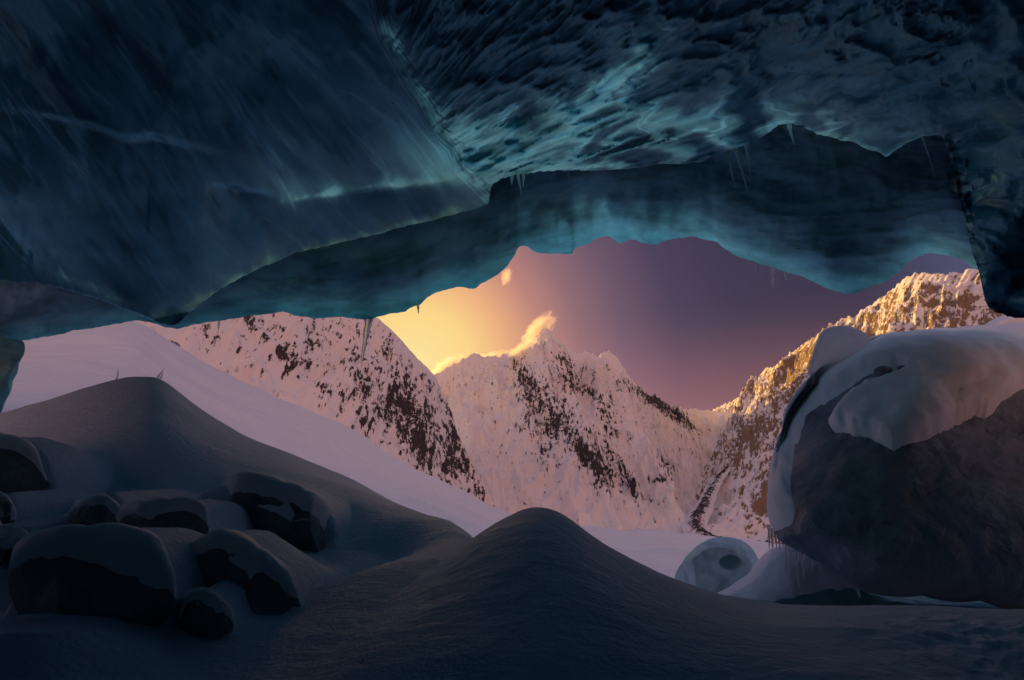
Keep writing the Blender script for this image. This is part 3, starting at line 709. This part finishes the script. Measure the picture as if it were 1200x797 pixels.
def build_fascia():
    m = 900
    e = sheet(RIM_B, m, 8.0, 1.3)
    az, el = azel(e[:, 0], e[:, 1])
    d = ray(e[:, 0], e[:, 1]); rr = e[:, 2] / d[:, 1] * np.linalg.norm(d, axis=1)
    tv = np.concatenate([np.linspace(0, 0.5, 150), np.linspace(0.5, 1, 40)[1:]])
    T, J = np.meshgrid(tv, np.arange(m), indexing='ij')
    EL = el[J] + radians(24) * T
    R = rr[J] * (1 - 0.16 * T - 0.10 * np.sin(pi * np.clip(T / 0.3, 0, 1)) * 0.3)
    AZ = np.broadcast_to(az[J], T.shape)
    D3 = np.stack([np.sin(AZ) * np.cos(EL), np.cos(AZ) * np.cos(EL), np.sin(EL)], -1)
    px, py = pix(D3 + np.array([0, 0, CZ]))
    X0 = D3 * R[..., None]
    off = 0.55 * fbm(px / 170, py / 90, 6.0, 4) + 0.10 * fbm(px / 22, py / 60, 2.2, 4) + 0.05 * fbm(px / 9, py / 14, 5.2, 3)
    off += 0.5 * np.exp(-(((px - 672) / 45) ** 2 + ((py - 228) / 22) ** 2) ** 1.5) + 0.7 * np.exp(-(((px - 590) / 30) ** 2 + ((py - 222) / 16) ** 2))   # hollows
    off -= 0.5 * np.exp(-(((px - 950) / 90) ** 2 + ((py - 300) / 22) ** 2)) + 0.35 * np.exp(-(((px - 470) / 100) ** 2 + ((py - 320) / 25) ** 2))
    off -= 0.18 * ridged(px / 120, py / 26, 3.3, 3) * sstep(820, 900, px)
    off *= sstep(-0.02, 0.05, T)
    V = D3 * (R + off)[..., None]; V[..., 2] += CZ
    E0 = V[0]; outw = np.stack([np.sin(az), np.cos(az), 0 * az], -1)
    curl = [E0 + outw * dr + np.array([0, 0, dz]) for dr, dz in ((0.34, 0.26), (0.24, 0.10), (0.10, 0.02))]
    V = np.concatenate([np.stack(curl), V], 0); pn = len(curl)
    edge = np.exp(-(T * 24 / 2.2) ** 1.2)
    cx = np.exp(-((px - 700) / 90) ** 2); cl = np.exp(-((px - 590) / 60) ** 2)
    thin = edge * (0.7 + 0.75 * cx + 0.4 * cl) + 0.95 * cx * np.exp(-((py - 268) / 30) ** 2) * sstep(-0.35, 0.5, fbm(px / 16, py / 40, 7.7, 3)) + 0.28 * np.exp(-((px - 430) / 170) ** 2) * np.exp(-(T / 0.28) ** 2)
    thin += 0.16 * np.exp(-((px - 850) / 260) ** 2) * np.exp(-(T / 0.4) ** 2)
    for bx, by, br in ((562, 332, 6), (684, 280, 8), (705, 262, 9), (660, 290, 9), (745, 270, 10)):
        thin += 0.8 * np.exp(-(((px - bx) / br) ** 2 + ((py - by) / br) ** 2))
    thin = np.clip(thin, 0, 1)
    cl_ = np.convolve(np.pad(e[:, 1], 60, mode='edge'), np.ones(121) / 121, 'valid')
    flow = np.stack([px / 110.0, (py - cl_[J]) / 75.0, X0[..., 1] * 0.1], -1)
    def pad(a): return np.concatenate([np.repeat(a[:1], pn, 0), a], 0)
    th = pad(thin)
    o = mesh_from('cave_rim', V, grid_quads(V.shape[0], m), M_RIM, attrs={'thin': th}, uvs={'flow': pad(flow)})
    tag(o, 'grey blue ice lip of the cave mouth with teal light along its ragged edge', 'ice cave', kind='structure')
    return e, V[pn]
rim_edge, rim_edge_w = build_fascia()

# ------------------------------------------------------------------ boulders from outlines
def star_body(outline, center, D, tf, tb, seed, mod=None, rough=0.05, facet=0.28, box=0.5, nth=110, nt=54, tilt=0.0):
    o = np.asarray(outline, float); cx, cy = center
    a = np.arctan2(o[:, 1] - cy, o[:, 0] - cx); r = np.hypot(o[:, 0] - cx, o[:, 1] - cy)
    idx = np.argsort(a); a, r = a[idx], r[idx]
    th = np.linspace(-pi, pi, nth, endpoint=False)
    rad = np.interp(th, np.r_[a - 2 * pi, a, a + 2 * pi], np.r_[r, r, r])
    rad = (np.roll(rad, 1) + 2 * rad + np.roll(rad, -1)) / 4
    t = np.linspace(0.0, pi, nt)
    T, J = np.meshgrid(t, np.arange(nth), indexing='ij')
    rho = np.abs(np.sin(T)) ** box
    px = cx + np.cos(th)[J] * rad[J] * rho; py = cy + np.sin(th)[J] * rad[J] * rho
    c = np.cos(T); dep = -np.sign(c) * np.abs(c) ** 0.8
    dep = np.where(dep < 0, dep * tf, dep * tb) + tilt * (cy - py) / 100.0
    if mod is not None: dep = dep + mod(px, py, c)
    V = P(px, py, D + dep)
    nn = grid_normals(V, True); nn[np.einsum('ijk,ijk->ij', nn, V - V.mean((0, 1))) < 0] *= -1
    if facet:
        rs = np.random.RandomState(int(seed) + 100)
        ctr = V.reshape(-1, 3).mean(0); Wd = V - ctr
        for _ in range(9):
            nv_ = rs.normal(size=3); nv_[1] -= 0.9; nv_[2] = 0.55 * nv_[2] - 0.25; nv_ /= np.linalg.norm(nv_)
            pr = Wd @ nv_; hmax = pr.max() * rs.uniform(1 - facet, 1 - 0.3 * facet)
            ex_ = np.maximum(pr - hmax, 0)
            Wd = Wd - nv_ * (ex_ * 0.92)[..., None]
        V = ctr + Wd
    sc = max(tf, 0.15)
    ns = fbm(V[..., 0] / sc, V[..., 1] / sc, V[..., 2] / sc + seed, 4, 0.5)
    V = V + nn * (rough * ns * (0.35 + 0.65 * np.abs(c)))[..., None]
    nn = grid_normals(V, True); nn[np.einsum('ijk,ijk->ij', nn, V - V.mean((0, 1))) < 0] *= -1
    return V, nn, px, py

def smooth_field(a, it):
    for _ in range(it):
        b = np.pad(a, ((1, 1), (0, 0)), mode='edge'); a = (b[:-2] + b[2:] + np.roll(a, 1, 1) + np.roll(a, -1, 1) + 2 * a) / 6
    return a

LAST = {}
def surface_D(px, py):
    """distance of the last boulder's near surface at a pixel"""
    qx, qy = pix(BIGV)
    d = np.hypot(qx - px, qy - py) + 1000 * (BIGN[..., 1] > -0.05)
    return float(BIGV.reshape(-1, 3)[d.argmin(), 1])
def boulder(name, outline, center, D, tf, tb, seed, mat, label, cat='boulder', cap=0.06, lo=0.05, hi=0.8, group=None, mask=None, body_name='stone', capmat=None, **kw):
    V, nn, px, py = star_body(outline, center, D, tf, tb, seed, **kw)
    LAST.update(V=V, nn=nn)
    base = V.reshape(-1, 3); org = np.array([base[:, 0].mean(), base[:, 1].mean(), base[:, 2].min()])
    root = bpy.data.objects.new(name, None); S.collection.objects.link(root); root.location = org
    root.empty_display_size = 0.2
    tag(root, label, cat, group)
    q = grid_quads(V.shape[0], V.shape[1], True)
    mesh_from(body_name, base - org, q, mat, root)
    if cap:
        up = smooth_field(nn[..., 2], 4) + 0.05 * fbm(V[..., 0] / 0.35, V[..., 1] / 0.35, V[..., 2] / 0.35 + seed, 4)
        mk = sstep(lo, hi, up) if mask is None else mask(px, py, nn, V)
        mk = smooth_field(mk, 6 if mask is None else 1)
        Vc = V + (nn * 0.45 + np.array([0, 0, 0.55]))* (cap * mk ** (0.55 if mask is None else 0.8) - 0.012)[..., None]
        keep = (mk.ravel()[q] > 0.03).any(1)
        qq = q[keep]
        used, inv = np.unique(qq, return_inverse=True)
        mesh_from('snow_cap', (Vc.reshape(-1, 3) - org)[used], inv.reshape(-1, 4), capmat or M_CAP, root)
    return root

# the heap at the foot of the tall dune
G1 = 'snow capped boulders heaped at the foot of the tall dune'
for (ol, ct, D, tf, tb, sd, lb, kw) in HEAP:
    boulder('boulder', ol, ct, D, tf, tb, sd, M_ROCK, lb, group=G1, **kw)
# the great boulder by the cave wall
def big_mask(px, py, nn, V):
    edge = np.interp(px, [880, 905, 930, 960, 975, 990, 1010, 1030, 1045, 1058, 1072, 1090, 1110, 1130, 1145, 1160, 1180, 1200, 1300], [560, 520, 470, 455, 500, 502, 508, 514, 524, 518, 512, 505, 498, 488, 478, 480, 462, 448, 440])
    jag = 12 * fbm(px / 20, py / 50, 3.3, 6, 0.68)
    m = sstep(6, -10, py - edge + jag)
    bx = polydist(px, py, [(966, 496), (976, 476), (994, 457), (1014, 445), (1032, 438), (1060, 433)])[0]
    band = np.clip(1 - np.exp(-(bx / (np.interp(px, [950, 985, 1030, 1062], [16, 13, 9, 4]) + 6 * fbm(px / 14, py / 10, 1.0, 5, 0.65))) ** 4), 0, 1)
    m = m * band
    strip = sstep(26, 8, polydist(px, py, [(958, 446), (940, 464), (922, 490), (909, 524), (900, 562), (898, 600)])[0] + 9 * fbm(px / 16, py / 30, 9.0, 4))
    backm = sstep(0.15, 0.5, nn[..., 2])
    front = np.broadcast_to((np.arange(px.shape[0]) < px.shape[0] * 0.5)[:, None], px.shape)
    return np.maximum(np.where(front, m, backm), strip * 0.5)
big_out = [(903, 600), (904, 575), (910, 545), (920, 512), (934, 478), (950, 455), (972, 436), (1000, 418), (1030, 406), (1070, 400), (1120, 396), (1170, 392), (1230, 392), (1300, 410), (1380, 470), (1420, 560), (1400, 660), (1330, 715), (1230, 712),
           (1150, 704), (1080, 698), (1010, 692), (985, 678), (960, 658), (935, 645), (912, 634), (904, 618)]
def big_mod(px, py, c):
    d, sd, par = polydist(px, py, [(1230, 398), (1180, 404), (1135, 422), (1098, 448), (1075, 480), (1062, 520), (1050, 600)])
    x = -d * sd
    front = np.clip(c * 4, 0, 1)
    w = sstep(330, 250, py - (px - 1050) * 0.1 + 0) if False else sstep(600, 470, py)
    return front * w * (1.7 * sstep(0, 170, -x) + 0.3 * sstep(0, 90, x) - 0.18 * np.exp(-(x / 25) ** 2)) + 0.09 * fbm(px / 30, py / 30, 3.0, 4) * front
BIG = boulder('boulder', big_out, (1130, 560), 12.5, 2.6, 2.6, 21, M_BIGROCK, 'huge overhanging boulder draped with snow beside the cave wall', cap=0.26, mask=big_mask, mod=big_mod, facet=0.0, rough=0.42, box=0.62, nth=360, nt=200, tilt=1.0)
BIGV, BIGN = LAST['V'], LAST['nn']
# block of grey ice perched on it
boulder('ice_block', [(950, 446), (947, 425), (952, 401), (963, 389), (984, 382), (1003, 385), (1020, 397), (1027, 409), (1010, 420), (985, 436), (965, 445)], (985, 414), 13.9, 0.55, 0.6, 22, M_ICE,
        'rounded translucent grey ice block perched on the huge boulder', cat='ice block', cap=0, body_name='ice', box=0.5, rough=0.05, facet=0.3)
for (cx, cy, rx, ry, D, sd, lb) in ((1036, 436, 13, 7, surface_D(1036, 440) - 0.1, 31, 'larger dark stone lying in the snow on the huge boulder'), (1057, 433, 7, 5, surface_D(1057, 437) - 0.1, 32, 'smaller dark stone lying in the snow on the huge boulder')):
    an = np.linspace(0, 2 * pi, 12, endpoint=False)
    boulder('stone', np.stack([cx + rx * np.cos(an), cy + ry * np.sin(an)], -1), (cx, cy), D, 0.12, 0.2, sd, M_BIGROCK, lb, cat='stone', cap=0, nth=40, nt=22, rough=0.03, facet=0.4)
# snow behind, against the wall
boulder('snow_bank', [(1128, 404), (1150, 384), (1172, 371), (1200, 368), (1250, 372), (1330, 390), (1330, 440), (1128, 430)], (1220, 405), 17.0, 1.5, 1.5, 24, M_CAP, 'pale pink snow bank behind the huge boulder', cat='snow bank', cap=0, body_name='snow')
# left ice wall
boulder('ice_block', [(-90, 400), (-30, 396), (10, 396), (29, 400), (30, 410), (22, 426), (14, 446), (6, 470), (-6, 500), (-90, 510)], (-25, 440), 12.3, 0.5, 0.8, 25, M_BLUEICE,
        'blue ice block standing behind the tall dune under the cave lip', cat='ice block', cap=0, body_name='ice', box=0.7, facet=0.35, rough=0.12)

# pale hummock with its hole, and the snow bank beside it
def hummock():
    out = [(782, 700), (790, 676), (799, 660), (811, 645), (826, 634), (842, 629), (858, 630), (872, 635), (882, 644), (888, 655), (892, 680), (880, 715), (840, 725), (800, 720)]
    V, nn, px, py = star_body(out, (840, 678), 17.0, 1.3, 1.3, 41, rough=0.08, box=0.7, nth=200, nt=110)
    d = np.hypot((px - 858) / 11, (py - 661) / 9)
    front = nn[..., 1] < 0.3
    dent = np.where(front, sstep(1.15, 0.65, d), 0)
    g = np.where(front, 0.03 * np.exp(-(polydist(px, py, [(846, 634), (843, 646), (836, 658)])[0] / 2.5) ** 2), 0)
    V = V + np.array([0.2, 1.1, 0.08]) * dent[..., None] - nn * g[..., None]
    org = np.array([*V.reshape(-1, 3)[:, :2].mean(0), V[..., 2].min()])
    o = mesh_from('ice_hummock', V.reshape(-1, 3) - org, grid_quads(V.shape[0], V.shape[1], True), M_HUMICE)
    o.location = org
    tag(o, 'pale rounded ice hummock with a dark melt hole outside the cave', 'ice hummock')
hummock()
def bank_mask(px, py, nn, V):
    edge = np.interp(px, [830, 880, 910, 940, 970, 1000, 1020, 1040], [712, 702, 700, 694, 686, 684, 680, 640])
    return sstep(6, -8, py - edge + 8 * fbm(px / 22, py / 22, 8.1, 4))
boulder('snow_bank', [(800, 730), (825, 708), (858, 692), (880, 676), (893, 660), (905, 649), (925, 643), (950, 641), (970, 650), (985, 664), (1004, 682), (1030, 692), (1060, 698), (1110, 702), (1200, 706), (1300, 712), (1300, 770), (950, 770), (820, 755)], (985, 712), 14.5, 1.4, 1.6, 43, M_BLUEICE,
        'snow bank with teal ice at its base under the overhang of the huge boulder', cat='snow bank', cap=0.09, mask=bank_mask, body_name='ice_base', rough=0.34, facet=0.12, nth=260, nt=110)

# ------------------------------------------------------------------ icicles
def icicle(top, bot, D, wpx, label, seed, name='icicle', group=None, flat=1.0, up=False):
    a = P(top[0], top[1], D); b = P(bot[0], bot[1], D)
    a = a + (a - b) * (0.12 if not up else 0.10)
    L = np.linalg.norm(b - a); ax = (b - a) / L
    rad = 0.72 * wpx * D / F
    nr, ns = 12, 9
    t = np.linspace(0, 1, nr)
    ex = np.cross(ax, [0, 1, 0]); ex /= np.linalg.norm(ex); ey = np.cross(ax, ex)
    V = []
    for i, tt in enumerate(t):
        r = rad * ((1 - tt) ** 0.8 * 0.95 + 0.04) * (1 + 0.16 * math.sin(tt * 19 + seed) + 0.10 * math.sin(tt * 41 + seed * 2))
        bend = 0.012 * L * math.sin(tt * 5 + seed)
        for j in range(ns):
            an = 2 * pi * j / ns
            V.append((ax * L * tt) + ex * (r * cos(an) + bend) + ey * r * sin(an) * flat)
    o = mesh_from(name, V, grid_quads(nr, ns, True), M_ICICLE)
    o.location = a
    tag(o, label, 'icicle', group)
    return o
def rim_D(px): return float(np.interp(px, rim_edge[:, 0], rim_edge[:, 2])) + 0.05
def vault_D(px): return float(np.interp(px, vault_edge[:550, 0], vault_edge[:550, 2])) + 0.08
g2 = 'icicles hanging from the ice'
for i, (t, b, w, lb) in enumerate([((431, 370), (424, 431), 7, 'longest icicle of the cave lip hanging in front of the speckled ridge'), ((436, 370), (433, 388), 4, 'short icicle beside the longest icicle of the cave lip'),
                                   ((490, 352), (490, 368), 4, 'short lone icicle on the lip against the yellow sky'), ((887, 304), (887, 317), 2.5, 'tiny icicle beside two longer ones on the lip under the navy sky'),
                                   ((905, 309), (907, 340), 3, 'longer of the two slim icicles on the lip under the navy sky'), ((920, 312), (921, 330), 3, 'shorter of the two slim icicles on the lip under the navy sky'),
                                   ((257, 372), (255, 391), 3, 'slim icicle on the lip above the smooth snow slope')]):
    icicle(t, b, rim_D(t[0]), w, lb, i * 1.7, group=g2)
for i, (t, b, w, lb) in enumerate([((600, 200), (600, 217), 6, 'stubby blunt icicle over the dark hollow in the vault'), ((607, 200), (611, 233), 4, 'long icicle over the dark hollow in the vault'), ((613, 200), (613, 221), 4, 'slim icicle beside the long one over the dark hollow'),
                                   ((853, 174), (862, 222), 3.5, 'first of three slanting icicles in a row under the vault'), ((862, 170), (876, 228), 4, 'longest of three slanting icicles in a row under the vault'), ((873, 168), (881, 211), 3.5, 'shortest of three slanting icicles in a row under the vault'),
                                   ((924, 143), (931, 170), 5, 'icicle hanging from the notch in the vault edge'), ((1082, 160), (1096, 212), 2.5, 'thin slanting icicle beside the blade shaped one'), ((1135, 156), (1126, 196), 9, 'broad blade shaped icicle by the cave wall')]):
    icicle(t, b, vault_D(t[0]), w, lb, i * 2.3 + 1, group=g2, flat=0.5 if w > 8 else 1.0)
labs = ['outermost slender icicle at the corner of the boulder overhang', 'second slender icicle of the fringe from the overhang corner', 'third slender icicle of the fringe from the overhang corner', 'fourth slender icicle of the fringe from the overhang corner', 'shortest icicle of the fringe under the boulder overhang', 'medium long icicle beside the shortest one of the fringe', 'longest slanting icicle under the boulder overhang', 'long straight icicle beside the longest slanting one under the boulder', 'icicle of the fringe above the snow bank shoulder', 'last icicle of the fringe where the boulder meets the snow bank']
for i, (x, y0, y1, w) in enumerate([(901, 618, 646, 3), (905, 622, 648, 3), (909, 624, 643, 3), (913, 628, 645, 3), (917, 630, 641, 3), (921, 634, 674, 2.5), (932, 640, 696, 3), (941, 644, 682, 2.5), (951, 650, 668, 2.5), (960, 656, 672, 2.5)]):
    icicle((x, y0), (x + (6 if i == 6 else 1), y1), 11.8, w, labs[i], i * 1.3, group='fringe of icicles under the huge boulder')
icicle((952, 440), (955, 470), 13.7, 4, 'icicle hanging from the perched grey ice block', 4.0, group=g2)
for t, b, lb in (((136, 449), (139, 430), 'thin leaning ice splinter standing on the tall dune crest'), ((183, 444), (193, 431), 'upper of two crossed ice splinters at the dune summit'), ((187, 445), (192, 435), 'lower of two crossed ice splinters at the dune summit')):
    icicle(t, b, 11.0, 2.2, lb, 2.0, name='ice_splinter', group='ice splinters on the dune crest', up=True)

# ------------------------------------------------------------------ dark rocks along the edge of the snow slope
rr_ = np.random.RandomState(5)
line = resample([(165, 380), (185, 394), (200, 404), (215, 415), (240, 429), (270, 444)], 9)
for i, (x, y) in enumerate(line):
    x += rr_.uniform(-3, 3); y += rr_.uniform(-3, 1)
    w = rr_.uniform(2.5, 6); an = np.linspace(0, 2 * pi, 10, endpoint=False); k_ = 1 + rr_.uniform(-.25, .25, 10)
    boulder('slope_rock', np.stack([x + w * np.cos(an) * k_, y + w * 0.6 * np.sin(an) * k_ + 0.4 * w * np.cos(an)], -1), (x, y), 106, 0.5, 0.5, 60 + i, M_ROCK,
            ('%s dark rock down the snow slope edge from the cave lip' % ['first', 'second', 'third', 'fourth', 'fifth', 'sixth', 'seventh', 'eighth', 'ninth'][i]), cat='rock', group='dark rocks along the snow slope edge', cap=0, nth=14, nt=8, rough=0.15)

# ------------------------------------------------------------------ cloud plumes at the ridge
def cloud_mat():
    m, n = new_mat('sunlit_cloud')
    tc = n.n('ShaderNodeTexCoord').outputs['Object']
    rr = n.n('ShaderNodeVectorMath', {0: tc}, operation='LENGTH').outputs['Value']
    d = n.noise(tc, 1.5, 7, 0.66, 1.0)
    fall = n.n('ShaderNodeMapRange', {'Value': rr, 1: 0.0, 2: 1.0, 3: 0.36, 4: -0.30}).outputs[0]
    den = n.math('MULTIPLY', n.ramp(n.math('ADD', d, fall), [(0.46, 0.0), (0.90, 1.0)]), 0.05)
    v = n.n('ShaderNodeVolumePrincipled', {'Color': (1, 0.97, 0.93, 1), 'Density': den, 'Anisotropy': 0.5})
    n.n('ShaderNodeOutputMaterial', {'Volume': v})
    return m
M_CLOUD = cloud_mat()
def cloud(cx, cy, rx, ry, ang, D, label, seed):
    c = P(cx, cy, D); sx = rx * D / F; sz = ry * D / F
    th = np.linspace(0, 2 * pi, 28, endpoint=False); ph = np.linspace(0, pi, 16)
    PH, TH = np.meshgrid(ph, th, indexing='ij')
    d = np.stack([np.sin(PH) * np.cos(TH), np.sin(PH) * np.sin(TH), np.cos(PH)], -1)
    k_ = 1 + 0.2 * fbm(d[..., 0] * 2, d[..., 1] * 2, d[..., 2] * 2 + seed, 3)
    V = d * k_[..., None]
    o = mesh_from('cloud', V, grid_quads(16, 28, True, True), M_CLOUD)
    o.location = c; o.rotation_euler = (0, radians(ang), 0); o.scale = (sx, sx * 0.6, sz)
    tag(o, label, 'cloud', 'golden cloud plumes on the ridge')
cloud(612, 412, 46, 17, -32, 4480, 'golden cloud spilling over the shoulder of the central peak', 1)
cloud(632, 384, 40, 20, -40, 4640, 'golden plume streaming off the central summit', 2)
cloud(526, 430, 38, 20, -25, 4760, 'bright cloud glowing in the gap beside the speckled ridge', 3)
cloud(594, 323, 11, 20, 10, 4700, 'small stray wisp of cloud under the cave lip', 4)
cloud(575, 420, 40, 12, -12, 4780, 'low veil of cloud behind the crest between the gap and the peak', 5)

# ------------------------------------------------------------------ thin evening haze in the valley air
def haze():
    x, y, z0, z1 = 20500.0, 20500.0, ZV - 90.0, 2400.0
    V = [(-x, -y, z0), (x, -y, z0), (x, y, z0), (-x, y, z0), (-x, -y, z1), (x, -y, z1), (x, y, z1), (-x, y, z1)]
    Q = [(0, 3, 2, 1), (4, 5, 6, 7), (0, 1, 5, 4), (1, 2, 6, 5), (2, 3, 7, 6), (3, 0, 4, 7)]
    m, n = new_mat('haze_air')
    v = n.n('ShaderNodeVolumePrincipled', {'Color': (0.92, 0.88, 0.95, 1), 'Density': HAZE, 'Anisotropy': 0.1})
    n.n('ShaderNodeOutputMaterial', {'Volume': v})
    o = mesh_from('haze', V, Q, m, smooth=False)
    tag(o, 'thin pale evening haze filling the valley air', 'haze', kind='stuff')
HAZE = 0.4e-5
haze()
